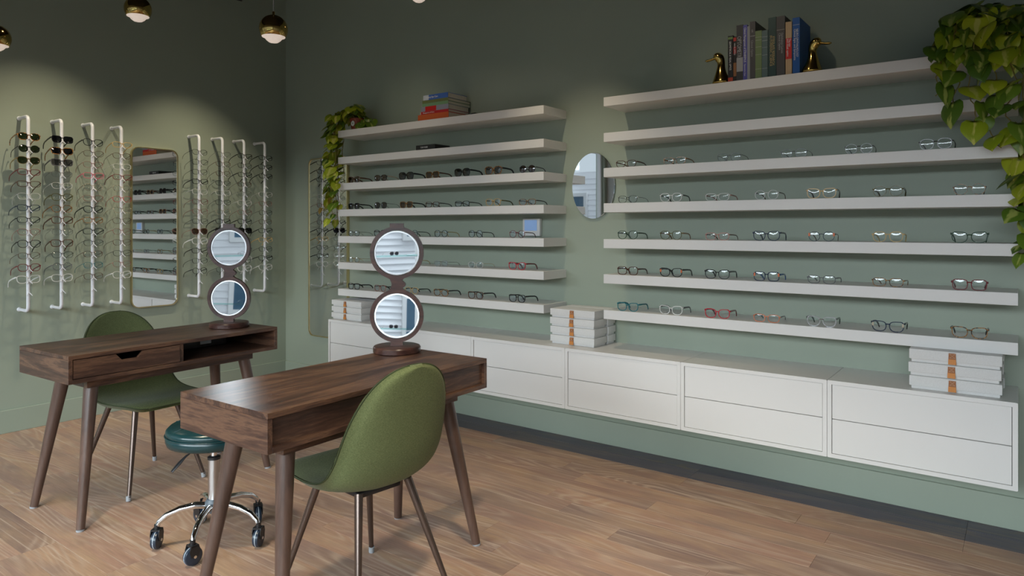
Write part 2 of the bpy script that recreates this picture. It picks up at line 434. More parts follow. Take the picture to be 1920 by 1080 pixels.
# ------------------------------------------------------------------ eyeglasses
STY = {  # width, height, exponent, cat lift, rim, pantos
 'round': (.046, .043, 2.0, 0, .0021, 0), 'roundthick': (.047, .043, 2.1, 0, .0036, .1), 'square': (.050, .040, 3.2, .08, .0034, .14),
 'rectangular': (.051, .034, 2.9, .06, .0024, .12), 'cat-eye': (.052, .041, 2.5, .34, .0034, .18), 'wire': (.049, .038, 2.5, .03, .0014, .12),
 'soft square': (.049, .042, 2.4, .06, .0028, .17), 'aviator': (.052, .045, 2.3, .05, .0014, .24), 'oversized': (.056, .047, 2.6, .12, .0040, .12)}
_gc = {}
def lens_pts(sty, side, grow=0, N=22):
    w, h, e, cat, rim, pant = STY[sty]; a, b = w/2+grow, h/2+grow; out = []
    for k in range(N):
        t = 2*PI*k/N; c, s = math.cos(t), math.sin(t)
        x = a*abs(c)**(2/e)*(1 if c > 0 else -1); z = b*abs(s)**(2/e)*(1 if s > 0 else -1)
        x *= 1+pant*(z/b)*.5
        xo = x*side
        if xo > 0 and z > 0: z += cat*xo*xo/a*(z/b)*.9
        out.append((x, z))
    return out
def glasses_meshes(sty):
    if sty in _gc: return _gc[sty]
    w, h, e, cat, rim, pant = STY[sty]
    cxl = w/2+.0085; cz = h/2+rim
    q = NB()
    for sd in (-1, 1):
        o_ = [(x+sd*cxl, z+cz) for x, z in lens_pts(sty, sd, rim)]; i_ = [(x+sd*cxl, z+cz) for x, z in lens_pts(sty, sd, 0)]
        ringprism(q, o_, i_, -.0018, .0018)
    br = max(.0012, rim*.8)
    tube(q, [(-cxl+w/2-.001, 0, cz+h*.18), (-.005, -.001, cz+h*.26), (.005, -.001, cz+h*.26), (cxl-w/2+.001, 0, cz+h*.18)], br, 6)
    ex = cxl+w/2*(1+pant*.4); hz = cz+h*(.24+cat*.4)
    for sd in (-1, 1):
        tube(q, [(sd*(ex-.002), 0, hz), (sd*(ex+.003), .001, hz), (sd*(ex+.004), .005, hz)], max(.0014, rim*.9), 6)
    front = mesh_of(q, 'frame_front', 40)
    L = []
    for sd in (-1, 1):
        q = NB(); pts = [(x+sd*cxl, z+cz) for x, z in lens_pts(sty, sd, .0002)]
        c = q.verts.new((sd*cxl, -.0022, cz)); r1 = [q.verts.new((x*.5+sd*cxl*.5, -.0016, z*.5+cz*.5)) for x, z in pts]; r2 = [q.verts.new((x, -.0002, z)) for x, z in pts]
        n = len(pts)
        for k in range(n):
            q.faces.new((c, r1[k], r1[(k+1) % n])); q.faces.new((r1[k], r2[k], r2[(k+1) % n], r1[(k+1) % n]))
        L.append(mesh_of(q, 'lens', True))
    T = []
    for sd in (-1, 1):
        X = sd*(ex+.004); q = NB(); r0 = max(.0012, rim*.75)
        P = [(X, .005, hz), (X, .05, hz-.001), (X-sd*.002, .095, hz-.004), (X-sd*.004, .115, hz-.010), (X-sd*.007, .130, hz*.48), (X-sd*.010, .142, .0016)]
        tube(q, P, [r0*1.25, r0*1.1, r0, r0*1.1, r0*1.2, r0], 6, flat=1.7 if rim > .0015 else 1)
        T.append(mesh_of(q, 'temple', 60))
    _gc[sty] = (front, L, T); return _gc[sty]
def glasses(loc, rz, sty, col, lens, label, cat, grp, tcol=None, acc=None):
    t = thing('sunglasses' if cat == 'sunglasses' else 'eyeglasses', label, cat, loc, rz, grp)
    fm, L, T = glasses_meshes(sty)
    inst('frame_front', fm, FR[col], t)
    for m_ in L: inst('lens', m_, lens, t)
    for m_ in T:
        o = inst('temple', m_, FR[tcol or col], t)
        if tcol and tcol != col: o['label'] = tcol+' temple'
    if acc:
        w = STY[sty][0]
        for sd in (-1, 1):
            o = obj('end_piece', bx(NB(), sd*(w+.008)-.004, -.0035, .024, sd*(w+.008)+.004, .002, .040, .0015), FR[acc], t); o['label'] = acc+' end piece'
    return t
SN = {'round': 'round', 'roundthick': 'thick round', 'square': 'square', 'rectangular': 'slim rectangular', 'cat-eye': 'cat-eye', 'wire': 'thin wire', 'soft square': 'soft square', 'aviator': 'large teardrop', 'oversized': 'oversized'}
CN = {'spotted': 'spotted', 'gunmetal': 'gunmetal', 'clear': 'crystal clear', 'rose': 'rose metal'}

RX_STD = [3.469, 3.726, 3.980, 4.228, 4.482, 4.760, 5.066]
RX = {2: [3.459, 3.747, 4.041, 4.357, 4.642, 4.944], 3: RX_STD, 4: RX_STD, 5: RX_STD, 6: RX_STD}
RG = {
 2: [('rectangular', 'brown'), ('rectangular', 'tortoiseshell'), ('wire', 'gunmetal'), ('wire', 'gunmetal'), ('round', 'black', 'black'), ('soft square', 'black')],
 3: [('wire', 'gunmetal'), ('soft square', 'clear', 'gunmetal'), ('rectangular', 'clear', 'rose'), ('round', 'clear', 'brown'), ('cat-eye', 'honey', 'black'), ('roundthick', 'olive'), ('round', 'tortoiseshell', 'gunmetal')],
 4: [('soft square', 'green'), ('soft square', 'olive', 'tortoiseshell'), ('rectangular', 'rose', 'brown'), ('cat-eye', 'navy'), ('round', 'navy', 'brown', 'orange'), ('soft square', 'honey'), ('cat-eye', 'green')],
 5: [('square', 'brown'), ('cat-eye', 'black', 'black', 'orange'), ('cat-eye', 'black'), ('square', 'navy', 'blue', 'orange'), ('rectangular', 'grey'), ('rectangular', 'tortoiseshell'), ('square', 'burgundy')],
 6: [('cat-eye', 'teal'), ('cat-eye', 'clear', 'grey'), ('cat-eye', 'red', 'burgundy'), ('rectangular', 'orange', 'grey'), ('cat-eye', 'silver', 'green'), ('cat-eye', 'navy', 'black', 'beige'), ('cat-eye', 'tortoiseshell', 'gunmetal')]}
random.seed(3)
for r in RG:
    for k, spec in enumerate(RG[r]):
        sty, col = spec[0], spec[1]; tc = spec[2] if len(spec) > 2 else None; acc = spec[3] if len(spec) > 3 else None
        lab = '%s %s eyeglasses, %s from left on the %s shelf of right unit' % (SN[sty], CN.get(col, col), ORD[k], ORD[r])
        glasses((RX[r][k], -.236, SZ[r]+.0004), math.radians(random.uniform(-3, 3)), sty, col, M_LENS, lab, 'glasses', 'eyeglasses on the right shelves', tc, acc)
LX3 = [1.178, 1.470, 1.732, 1.984, 2.253, 2.514, 2.782]; LX5 = [1.178, 1.464, 1.785, 2.063, 2.368, 2.704]
LXS = {2: LX3, 3: LX3, 4: LX5, 5: LX5, 6: LX5}
LG = {
 2: [('square', 'brown', None, 'brown'), ('soft square', 'black', 'beige', 'brown'), ('oversized', 'black', None, 'black'), ('square', 'tortoiseshell', 'brown', 'brown'), ('oversized', 'black', None, 'black'), ('oversized', 'tortoiseshell', 'black', 'grey'), ('round', 'gunmetal', 'black', 'brown')],
 3: [('square', 'black', None, 'black'), ('aviator', 'gunmetal', None, 'black'), ('square', 'tortoiseshell', 'black', 'brown'), ('rectangular', 'brown', 'gunmetal', None), ('rectangular', 'black', 'black', None), ('soft square', 'honey', 'olive', None), ('rectangular', 'tortoiseshell', 'gunmetal', None)],
 4: [('wire', 'gunmetal', None, None), ('soft square', 'black', None, None), ('round', 'navy', 'black', None), ('round', 'gunmetal', 'gold', None), ('round', 'gunmetal', 'black', None), ('round', 'burgundy', 'brown', None)],
 5: [('wire', 'gold', None, None), ('wire', 'rose', None, None), ('round', 'gold', None, None), ('wire', 'silver', 'gunmetal', None), ('wire', 'clear', 'gold', None), ('cat-eye', 'red', 'burgundy', None)],
 6: [('square', 'black', None, None), ('soft square', 'rose', 'black', None), ('soft square', 'honey', 'black', None), ('cat-eye', 'tortoiseshell', 'gunmetal', None), ('cat-eye', 'brown', 'gunmetal', None), ('cat-eye', 'black', None, None)]}
for r in LG:
    for k, (sty, col, tc, sun) in enumerate(LG[r]):
        kind = 'sunglasses' if sun else 'eyeglasses'
        lab = '%s %s %s, %s from left on the %s shelf of left unit' % (SN[sty], CN.get(col, col), kind, ORD[k], ORD[r])
        glasses((LXS[r][k], -.236, SZ[r]+.0004), math.radians(random.uniform(-3, 3)), sty, col, M_SUN[sun] if sun else M_LENSBLUE, lab, 'sunglasses' if sun else 'glasses',
                'sunglasses on the left shelves' if sun else 'eyeglasses on the left shelves', tc)

# ------------------------------------------------------------------ display rods on the left wall
RODY = [-2.021, -1.831, -1.642, -1.455, -.885, -.692, -.503, -.312]; RODX = .150
RN = ['leftmost rod', 'second rod', 'third rod', 'fourth rod', 'fifth rod', 'sixth rod', 'seventh rod', 'eighth rod']
RNL = ['leftmost, first of the eight', 'second from left, between leftmost and third', 'third from left, two left of mirror', 'fourth from left, just left of the gold-framed mirror',
       'fifth from left, just right of the gold-framed mirror', 'sixth from left, behind the desk mirror', 'seventh from left, behind the desk mirror edge', 'eighth, nearest the room corner']
ROD_Z0, ROD_Z1 = .786, 2.027
PEGZ = [1.905-.0757*k for k in range(14)]
flange = mesh_of(lathe(NB(), [(0, 0), (.014, 0), (.014, .006), (.010, .010), (0, .010)], 16, M=Matrix.Rotation(PI/2, 4, 'Y')), 'wall_flange', 40)
q = NB(); bend = .028; pts = [(.006, 0, ROD_Z1)]
pts += [(RODX-bend, 0, ROD_Z1)]+[(RODX-bend+bend*math.sin(a), 0, ROD_Z1-bend+bend*math.cos(a)) for a in [PI/8*k for k in range(1, 5)]]
pts += [(RODX, 0, ROD_Z0+bend)]+[(RODX-bend+bend*math.cos(a), 0, ROD_Z0+bend-bend*math.sin(a)) for a in [PI/8*k for k in range(1, 5)]]+[(.006, 0, ROD_Z0)]
rodm = mesh_of(tube(q, pts, .0105, 12), 'tube', 50)
q = NB(); bx(q, .008, -.006, -.006, .014, .006, .012, .001)
tube(q, [(.012, -.002, .004), (.022, -.009, -.006), (.024, -.016, -.016)], .0022, 6); tube(q, [(.012, .002, .004), (.022, .009, -.006), (.024, .016, -.016)], .0022, 6)
pegm = mesh_of(q, 'nose_peg', 40)
RODG = [
 [('soft square', 'tortoiseshell', 'green'), ('round', 'gunmetal', 'green'), ('soft square', 'gold', 'green'), ('rectangular', 'burgundy'), ('rectangular', 'brown'), ('wire', 'clear'), ('rectangular', 'navy'), ('rectangular', 'black'), ('wire', 'rose'), ('soft square', 'black'), ('wire', 'brown'), ('soft square', 'burgundy'), ('cat-eye', 'clear')],
 [('square', 'black', 'black'), ('square', 'tortoiseshell', 'black'), ('square', 'grey', 'grey'), ('wire', 'silver'), ('wire', 'clear'), ('soft square', 'olive'), ('soft square', 'tortoiseshell'), ('square', 'brown'), ('wire', 'silver'), ('square', 'brown'), ('wire', 'gunmetal'), ('round', 'grey'), ('soft square', 'clear')],
 [('soft square', 'black'), ('wire', 'brown'), ('wire', 'rose'), ('rectangular', 'pink'), ('round', 'spotted'), ('wire', 'rose'), ('soft square', 'black'), ('rectangular', 'tortoiseshell'), ('rectangular', 'black'), ('wire', 'gunmetal'), ('wire', 'brown'), ('wire', 'teal'), ('wire', 'brown')],
 [('rectangular', 'honey'), ('wire', 'brown'), ('wire', 'clear'), ('rectangular', 'burgundy'), ('wire', 'spotted'), ('wire', 'red'), ('wire', 'spotted'), ('wire', 'brown'), ('wire', 'rose'), ('wire', 'brown'), ('wire', 'gunmetal'), ('wire', 'rose'), ('soft square', 'clear')],
 [('wire', 'black'), ('wire', 'gunmetal'), ('wire', 'gunmetal'), ('rectangular', 'black'), ('wire', 'clear'), ('wire', 'burgundy'), ('wire', 'rose'), ('wire', 'gunmetal'), ('aviator', 'rose', 'brown'), ('soft square', 'clear'), ('rectangular', 'black'), ('wire', 'gunmetal'), ('round', 'black')],
 [('wire', 'silver'), ('wire', 'brown'), ('wire', 'brown'), ('wire', 'gunmetal'), ('wire', 'clear'), ('wire', 'gunmetal'), ('wire', 'spotted'), ('rectangular', 'black'), ('square', 'black', 'black'), ('wire', 'gunmetal'), ('rectangular', 'gunmetal'), ('wire', 'silver'), ('wire', 'gunmetal')],
 [('rectangular', 'black'), ('wire', 'gunmetal'), ('rectangular', 'black'), ('wire', 'brown'), ('wire', 'silver'), ('wire', 'clear'), ('wire', 'rose'), ('rectangular', 'black'), ('square', 'black', 'black'), ('wire', 'silver'), ('wire', 'gunmetal'), ('wire', 'clear'), ('soft square', 'clear')],
 [('rectangular', 'black'), ('rectangular', 'gunmetal'), ('rectangular', 'black'), None, ('wire', 'clear'), ('wire', 'rose'), ('wire', 'gunmetal'), ('wire', 'brown'), ('rectangular', 'black'), ('rectangular', 'honey'), ('wire', 'gunmetal'), ('rectangular', 'black'), ('soft square', 'clear')]]
random.seed(5)
for i, yy in enumerate(RODY):
    t = thing('display_rod', 'white metal eyewear rod on wall, '+RNL[i], 'display rod', (0, yy, 0), 0, 'white eyewear rods on the left wall')
    inst('tube', rodm, M_ROD, t)
    for z in (ROD_Z0, ROD_Z1): inst('wall_flange', flange, M_ROD, t, (0, 0, z))
    for z in PEGZ: inst('nose_peg', pegm, M_PEG, t, (RODX, 0, z-.021))
    for k, sp in enumerate(RODG[i]):
        if not sp: continue
        sty, col = sp[0], sp[1]; sun = sp[2] if len(sp) > 2 else None
        h = STY[sty][1]; kind = 'sunglasses' if sun else 'eyeglasses'
        lab = '%s %s %s, %s from top on the %s' % (SN[sty], CN.get(col, col), kind, ORD[k], RN[i])
        g = glasses((RODX+.0165, yy+random.uniform(-.002, .002), PEGZ[k]-h*.80), PI/2+math.radians(random.uniform(-4, 4)), sty, col, M_SUN[sun] if sun else M_LENS, lab,
                    'sunglasses' if sun else 'glasses', kind+' on the wall rods')
        g.rotation_euler = (math.radians(random.uniform(-15, -10)), 0, g.rotation_euler.z); g.scale = (1.04,)*3

# ------------------------------------------------------------------ mirrors on the walls
def wall_mirror(label, M, w, h):
    t = thing('wall_mirror', label, 'mirror'); t.matrix_world = M
    q = NB(); ringprism(q, rrect(w, h, .055, 8), rrect(w-.014, h-.014, .049, 8), -.026, -.001); obj('mirror_frame', q, M_GOLD, t, smooth=30)
    q = NB(); prism(q, rrect(w-.014, h-.014, .049, 8), -.020, -.008); obj('mirror_glass', q, M_MIRROR, t)
wall_mirror('tall rounded mirror with thin gold frame between eyewear rods', Matrix.Translation((0, -1.155, 1.318)) @ Matrix.Rotation(PI/2, 4, 'Z'), .345, 1.185)
wall_mirror('tall gold-framed mirror on the shelf wall, partly behind the left shelves', Matrix.Translation((.600, 0, 1.15)), .50, 1.50)
t = thing('oval_mirror', 'frameless oval mirror hanging between the two shelf units', 'mirror', (3.119, 0, 1.575))
obj('mirror_glass', prism(NB(), circ(.150, .2025, 48), -.014, -.008, bev=.002), M_MIRROR, t)
obj('backing', prism(NB(), circ(.13, .18, 32), -.008, -.0005), M_BLACK, t)

# ------------------------------------------------------------------ desks
def desk(loc, rz, label):
    t = thing('writing_desk', label, 'desk', loc, rz, 'walnut writing desks')
    Lh, Dh, z0, z1, T = .532, .240, .645, .768, .018
    obj('desktop', bx(NB(), -Dh, -Lh, z1-T, Dh, Lh, z1, .0012), M_WALNUT, t)
    obj('bottom_panel', bx(NB(), -Dh, -Lh+T, z0, Dh, Lh-T, z0+T, .001), M_WALNUT, t)
    for s in (-1, 1): obj('side_panel', bx(NB(), -Dh, min(s*Lh, s*(Lh-T)), z0, Dh, max(s*Lh, s*(Lh-T)), z1-T, .001), M_WALNUTX, t)
    obj('back_panel', bx(NB(), -Dh+.014, -Lh+T, z0+T, -Dh+.026, Lh-T, z1-T), M_WALNUT, t)
    obj('divider', bx(NB(), -Dh+.026, -.03, z0+T, Dh-.006, -.012, z1-T), M_WALNUTX, t)
    # drawer with a trapezoid finger notch
    a, b, c, d = -Lh+T+.003, -.033, z0+T+.003, z1-T-.003; m = (a+b)/2
    dr = obj('drawer', prism(NB(), [(a, c), (b, c), (b, d), (m+.062, d), (m+.036, d-.028), (m-.036, d-.028), (m-.062, d), (a, d)], Dh-.016, Dh-.001, 'yz'), M_WALNUT, t)
    obj('drawer_box', bx(NB(), -Dh+.03, a+.01, c, Dh-.017, b-.01, c+.05), M_BLACK, dr)
    obj('cubby_lining', bx(NB(), -Dh+.027, -.012, z0+T+.0005, -Dh+.030, Lh-T, z1-T-.001), M_BLACK, t)
    obj('apron', bx(NB(), -.170, -.425, .602, .170, .425, z0, .001), M_WALNUT, t)
    for sx in (-1, 1):
        for sy in (-1, 1):
            lg = obj('leg', tube(NB(), [(sx*.136, sy*.392, .604), (sx*.226, sy*.477, .008)], [.0305, .0175], 20), M_LEGWOOD, t, smooth=40)
            obj('foot_glide', lathe(NB(), [(.016, 0), (.017, .002), (.017, .008), (.0, .009)], 16, (sx*.227, sy*.478, 0)), M_PADGREY, lg, smooth=40)
    return t
desk((1.708, -1.965, 0), math.radians(2.6), 'walnut writing desk with drawer and open cubby, nearer the left wall')
desk((3.203, -1.992, 0), math.radians(180+1.0), 'walnut writing desk in front, its recessed back panel towards the camera')
# little black hub with a white label in the cubby
t = thing('power_hub', 'small black power box with white label inside the desk cubby', 'power box', (1.60, -1.70, .664), math.radians(2.6))
obj('hub_body', bx(NB(), -.05, -.14, 0, .05, .14, .06, .004), M_BLACK, t); obj('hub_label', bx(NB(), .0502, -.02, .018, .0512, .045, .048), M_ROD, t)

# ------------------------------------------------------------------ upholstered chairs
def chair_shell():
    # profile points: x forward, z up, half width, side lift
    P = [(.268, .434, .120, .000), (.264, .440, .160, .000), (.245, .447, .188, .001), (.20, .450, .208, .004), (.12, .442, .220, .010), (.03, .434, .226, .018), (-.06, .434, .228, .030), (-.13, .446, .228, .050),
         (-.180, .478, .226, .060), (-.212, .53, .222, .060), (-.232, .60, .215, .052), (-.250, .68, .200, .040), (-.266, .75, .174, .028), (-.277, .80, .142, .018), (-.2830, .830, .108, .010), (-.2865, .847, .076, .005), (-.2885, .856, .046, .002), (-.289, .859, .022, .001)]
    # smooth by Catmull-Rom
    def cr(p0, p1, p2, p3, t): return tuple(.5*(2*b+(c-a)*t+(2*a-5*b+4*c-d)*t*t+(-a+3*b-3*c+d)*t**3) for a, b, c, d in zip(p0, p1, p2, p3))
    Q = []
    for i in range(len(P)-1):
        for k in range(3): Q.append(cr(P[max(i-1, 0)], P[i], P[i+1], P[min(i+2, len(P)-1)], k/3))
    Q.append(P[-1]); N = 22
    def grid(off, inset):
        rows = []
        for i, (x, z, w, lift) in enumerate(Q):
            a = Q[max(i-1, 0)]; b = Q[min(i+1, len(Q)-1)]
            tx, tz = b[0]-a[0], b[1]-a[1]; l = math.hypot(tx, tz); nx, nz = tz/l, -tx/l     # normal on the sitter's side
            if nz < 0 and x > -.1: nx, nz = -nx, -nz
            nx, nz = (nx, nz) if (nx > 0 or nz > 0) else (-nx, -nz)
            r = []
            for k in range(N+1):
                u = -1+2*k/N; edge = max(0, 1-abs(u)**6)
                d = lift*abs(u)**2.2 + off*(edge**.5 if off else 0)
                r.append(Vector((x+nx*d, u*(w-inset), z+nz*d)))
            rows.append(r)
        return rows
    return Q, grid
def upholstered_chair(loc, rz, label):
    t = thing('dining_chair', label, 'chair', loc, rz, 'green upholstered chairs')
    Q, grid = chair_shell()
    inner = grid(.006, 0); outer = grid(-.030, 0); mid = grid(-.013, -.007)
    q = NB(); A = [[q.verts.new(p) for p in r] for r in inner]; B = [[q.verts.new(p) for p in r] for r in outer]; n, m = len(A), len(A[0])
    rim = [(i, 0) for i in range(n)]+[(n-1, k) for k in range(1, m)]+[(i, m-1) for i in range(n-2, -1, -1)]+[(0, k) for k in range(m-2, 0, -1)]
    cen = Vector((-.02, 0, .5))
    def mp(i, k):
        p = mid[i][k].copy()
        if i == n-1: p.z += .004
        if i == 0: p.x += .007
        return p
    Cv = {r: q.verts.new(mp(*r)) for r in rim}
    for G in (A, B):
        for i in range(n-1):
            for k in range(m-1): q.faces.new((G[i][k], G[i][k+1], G[i+1][k+1], G[i+1][k]))
    for a, b in zip(rim, rim[1:]+rim[:1]):
        q.faces.new((A[a[0]][a[1]], A[b[0]][b[1]], Cv[b], Cv[a])); q.faces.new((Cv[a], Cv[b], B[b[0]][b[1]], B[a[0]][a[1]]))
    sh = obj('seat_shell', q, M_GREENFAB, t, smooth=True)
    ring = [inner[i][k].lerp(mp(i, k), .18) for i, k in rim]
    q = NB(); tube(q, ring+[ring[0]], .0030, 6); obj('piping', q, M_PIPING, t, smooth=True)
    q = NB(); bx(q, -.10, -.09, .384, .10, .09, .404, .006, 2); obj('underside_plate', q, M_BLACK, t, smooth=40)
    for sx, fx in ((1, .228), (-1, -.245)):
        for sy in (-1, 1):
            lg = obj('leg', tube(NB(), [(sx*.120, sy*.105, .412), (fx, sy*.195, .018)], [.0150, .0095], 14), M_LEGMETAL, t, smooth=40)
            obj('foot_cap', tube(NB(), [(fx-sx*.004, sy*.194, .026), (fx, sy*.196, .002)], [.0118, .0112], 12), M_PADGREY, lg, smooth=40)
    return t
upholstered_chair((3.325, -2.035, 0), math.radians(173.5), 'moss green upholstered chair in front, its rounded back to the camera')
upholstered_chair((1.55, -1.97, 0), math.radians(3), 'moss green upholstered chair behind the far desk, facing the camera')

# ------------------------------------------------------------------ rolling stool
t = thing('rolling_stool', 'teal padded rolling stool with chrome base between the desks', 'stool', (2.505, -2.135, 0))
st = obj('seat_cushion', lathe(NB(), [(0, .418), (.165, .418), (.180, .424), (.186, .440), (.186, .458), (.181, .463), (.186, .468), (.184, .482), (.172, .494), (.12, .502), (0, .505)], 48), M_TEAL, t, smooth=True)
q = NB(); tube(q, [(.187*math.cos(a), .187*math.sin(a), .463) for a in [2*PI*k/48 for k in range(49)]], .003, 6); obj('seam_piping', q, M_TEAL, st, smooth=True)
q = NB()
for k in range(6):
    a = PI/6+k*PI/3; tube(q, [(r*math.cos(a), r*math.sin(a), z) for r, z in ((.0, .506), (.06, .5055), (.12, .503), (.17, .4955))], .0018, 5)
obj('top_stitching', q, M_TEAL, st, smooth=True)
obj('seat_plate', bx(NB(), -.08, -.08, .408, .08, .08, .418, .003), M_BLACK, t)
obj('gas_piston', lathe(NB(), [(.0125, .33), (.0125, .41)], 20), M_CHROME, t, smooth=40)
obj('cylinder_sleeve', lathe(NB(), [(.0235, .175), (.0235, .345)], 24), M_STEEL, t, smooth=40)
obj('sleeve_collar', lathe(NB(), [(.022, .342), (.026, .344), (.026, .354), (.016, .358), (0, .358)], 24), M_BLACK, t, smooth=40)
lv = obj('height_lever', tube(NB(), [(-.02, -.03, .404), (-.03, -.07, .395), (-.038, -.105, .37)], .0035, 8), M_BLACK, t, smooth=40)
q = tube(NB(), [(-.036, -.098, .378), (-.042, -.125, .352), (-.049, -.155, .322)], [.006, .013, .010], 12, flat=.45); obj('lever_grip', q, M_BLACK, lv, smooth=40)
obj('hub', lathe(NB(), [(0, .118), (.022, .120), (.030, .135), (.038, .150), (.036, .165), (.028, .178), (.0, .180)], 24), mat('grey_hub', (.10, .12, .14), .4), t, smooth=40)
wheel = mesh_of(lathe(NB(), [(.006, -.0115), (.0225, -.0115), (.0285, -.009), (.030, -.004), (.030, .004), (.0285, .009), (.0225, .0115), (.006, .0115)], 28), 'wheel', 40)
M_WHEEL = mat('blue_grey_rubber', (.022, .034, .055), .3); M_RIM = mat('clear_tread', (.45, .50, .56), .2)
for k in range(5):
    a = math.radians(-123+72*k); c, s = math.cos(a), math.sin(a)
    P = [(.020*c, .020*s, .150), (.07*c, .07*s, .158), (.13*c, .13*s, .150), (.18*c, .18*s, .132), (.208*c, .208*s, .108), (.214*c, .214*s, .094)]
    ar = obj('base_arm', tube(NB(), P, [.014, .0145, .0135, .012, .0105, .0095], 14), M_CHROME, t, smooth=50)
    ca = empty('caster', (.216*c, .216*s, 0), a+math.radians([70, -38, 100, 60, 20][k])); ca.parent = t; ca.scale = (1.22,)*3
    q = NB(); lathe(q, [(.0085, .066), (.0085, .082)], 12)
    prism(q, [(-.012, .030), (.012, .030), (.018, .050), (.013, .066), (-.013, .066), (-.018, .050)], -.0150, -.0125); prism(q, [(-.012, .030), (.012, .030), (.018, .050), (.013, .066), (-.013, .066), (-.018, .050)], .0125, .0150)
    bx(q, -.013, -.015, .062, .013, .015, .067)
    obj('caster_fork', q, M_BLACK, ca, smooth=40)
    w_ = inst('wheel', wheel, M_WHEEL, ca, (0, 0, .0305), (PI/2, 0, 0))
    w2 = obj('axle_cap', lathe(NB(), [(0, -.017), (.005, -.016), (.005, .016), (0, .017)], 12), M_CHROME, ca, (0, 0, .0305), smooth=40); w2.rotation_euler = (PI/2, 0, 0)
    q = NB(); tube(q, [(.0285*math.cos(u), 0, .0305+.0285*math.sin(u)) for u in [2*PI*j/28 for j in range(29)]], .0022, 6, flat=1); obj('tread', q, M_RIM, ca, smooth=True)

# ------------------------------------------------------------------ double desk mirrors
def desk_mirror(loc, rz, label, tilt):
    t = thing('desk_mirror', label, 'mirror', loc, rz, 'double round mirrors on the desks')
    obj('base_disc', lathe(NB(), [(0, 0), (.098, 0), (.104, .003), (.1045, .022), (.101, .028), (.094, .030), (0, .030)], 48), M_ROSEWOOD, t, smooth=30)
    zc = (.160, .438); R0, R1 = .118, .101
    q = NB()
    for z in zc: ringprism(q, circ(R0, R0*.99, 56, 0, z), circ(R1, R1*.99, 56, 0, z), -.010, .010)
    nk = [(-.028, .028), (.028, .028), (.026, .052), (.040, .066), (-.040, .066), (-.026, .052)]
    prism(q, nk, -.0099, .0099)
    prism(q, [(-.055, .262), (-.030, .276), (-.024, .290), (-.022, .299), (-.024, .309), (-.030, .322), (-.055, .336), (.055, .336), (.030, .324), (.024, .316), (.036, .306), (.039, .298), (.036, .290), (.025, .283), (.030, .276), (.055, .262)], -.0099, .0099)
    prism(q, [(-.031, .545), (-.030, .569), (.030, .569), (.031, .545)], -.0099, .0099)
    obj('mirror_frame', q, M_ROSEWOOD, t, smooth=30)
    for z, tl in zip(zc, tilt):
        g = empty('swivel_glass', (0, 0, z)); g.parent = t; g.rotation_euler = (math.radians(tl), 0, 0)
        obj('bezel', ringprism(NB(), circ(.0985, .0975, 56), circ(.0925, .0915, 56), -.006, .006), M_STEEL, g, smooth=30)
        obj('glass', prism(NB(), circ(.0926, .0916, 56), -.0035, .0035), M_MIRROR, g)
        obj('pivot_pin', tube(NB(), [(-.104, 0, 0), (.104, 0, 0)], .002, 8), M_BRASS, g)
# facing direction: local -Y
def face(a): return math.radians(a)
desk_mirror((1.715, -1.585, .7682), face(36), 'wooden stand with two round mirrors on the far desk', (-4, 0))
desk_mirror((3.020, -1.575, .7682), face(38), 'wooden stand with two round mirrors on the front desk', (-5, 0))

# ------------------------------------------------------------------ linen boxes
def linen_box(x0, x1, y0, y1, z, h, label, grp, tabx=.42, strap=True):
    w = x1-x0; d = y1-y0
    t = thing('linen_box', label, 'box', (x0+w/2, y0+d/2, z), math.radians(random.uniform(-.6, .6)), grp)
    obj('box_base', bx(NB(), -w/2+.007, -d/2+.009, 0, w/2-.007, d/2-.007, h*.30, .002), M_LINEN, t)
    obj('box_lid', bx(NB(), -w/2, -d/2, h*.25, w/2, d/2, h-.0006, .0022, 2), M_LINEN, t, smooth=40)
    if strap:
        X = -w/2+w*tabx
        tb = obj('leather_tab', prism(NB(), [(-.014, h*.10), (.014, h*.10), (.0125, h*.90), (-.0125, h*.90)], -d/2-.0035, -d/2-.0002, bev=.0006), M_LEATHERD, t, (X, 0, 0))
        obj('tab_fold', prism(NB(), [(-.0145, h*.08), (.0145, h*.08), (.0135, h*.47), (-.0135, h*.47)], -d/2-.006, -d/2-.0034, bev=.0006), M_LEATHER, tb)['label'] = 'bright orange folded end'
        q = NB(); y = -d/2-.0037
        for a, b in (((-.009, h*.56), (.009, h*.84)), ((-.009, h*.84), (.009, h*.56)), ((-.010, h*.55), (.010, h*.55)), ((-.010, h*.85), (.010, h*.85))):
            tube(q, [(a[0], y, a[1]), (b[0], y, b[1])], .0006, 4)
        obj('stitching', q, M_STITCH, tb)
    return t
random.seed(9)
pn = ['lowest', 'second from bottom', 'third from bottom', 'topmost']
for nm, x0, x1, y0, n, h, pnn, tx in (('left', 1.012, 1.348, -.315, 3, .0478, ['lowest', 'middle', 'topmost'], .47), ('middle', 2.967, 3.270, -.262, 4, .0523, pn, .50), ('right', 4.852, 5.180, -.318, 3, .0573, ['lowest', 'middle', 'topmost'], .48)):
    for k in range(n):
        dx = random.uniform(-.002, .002)
        linen_box(x0+dx, x1+dx, y0, y0+.150, CZ1+.0004+k*h, h, '%s linen box with orange leather tab, front %s stack' % (pnn[k], nm), 'linen boxes on the cabinets, %s stack' % nm, tx)
        linen_box(x0+dx+.003, x1+dx+.004, y0+.158, -.012, CZ1+.0004+k*h, h, '%s linen box at the back of the %s stack, against wall' % (pnn[k], nm), 'linen boxes on the cabinets, %s stack' % nm, tx, False)

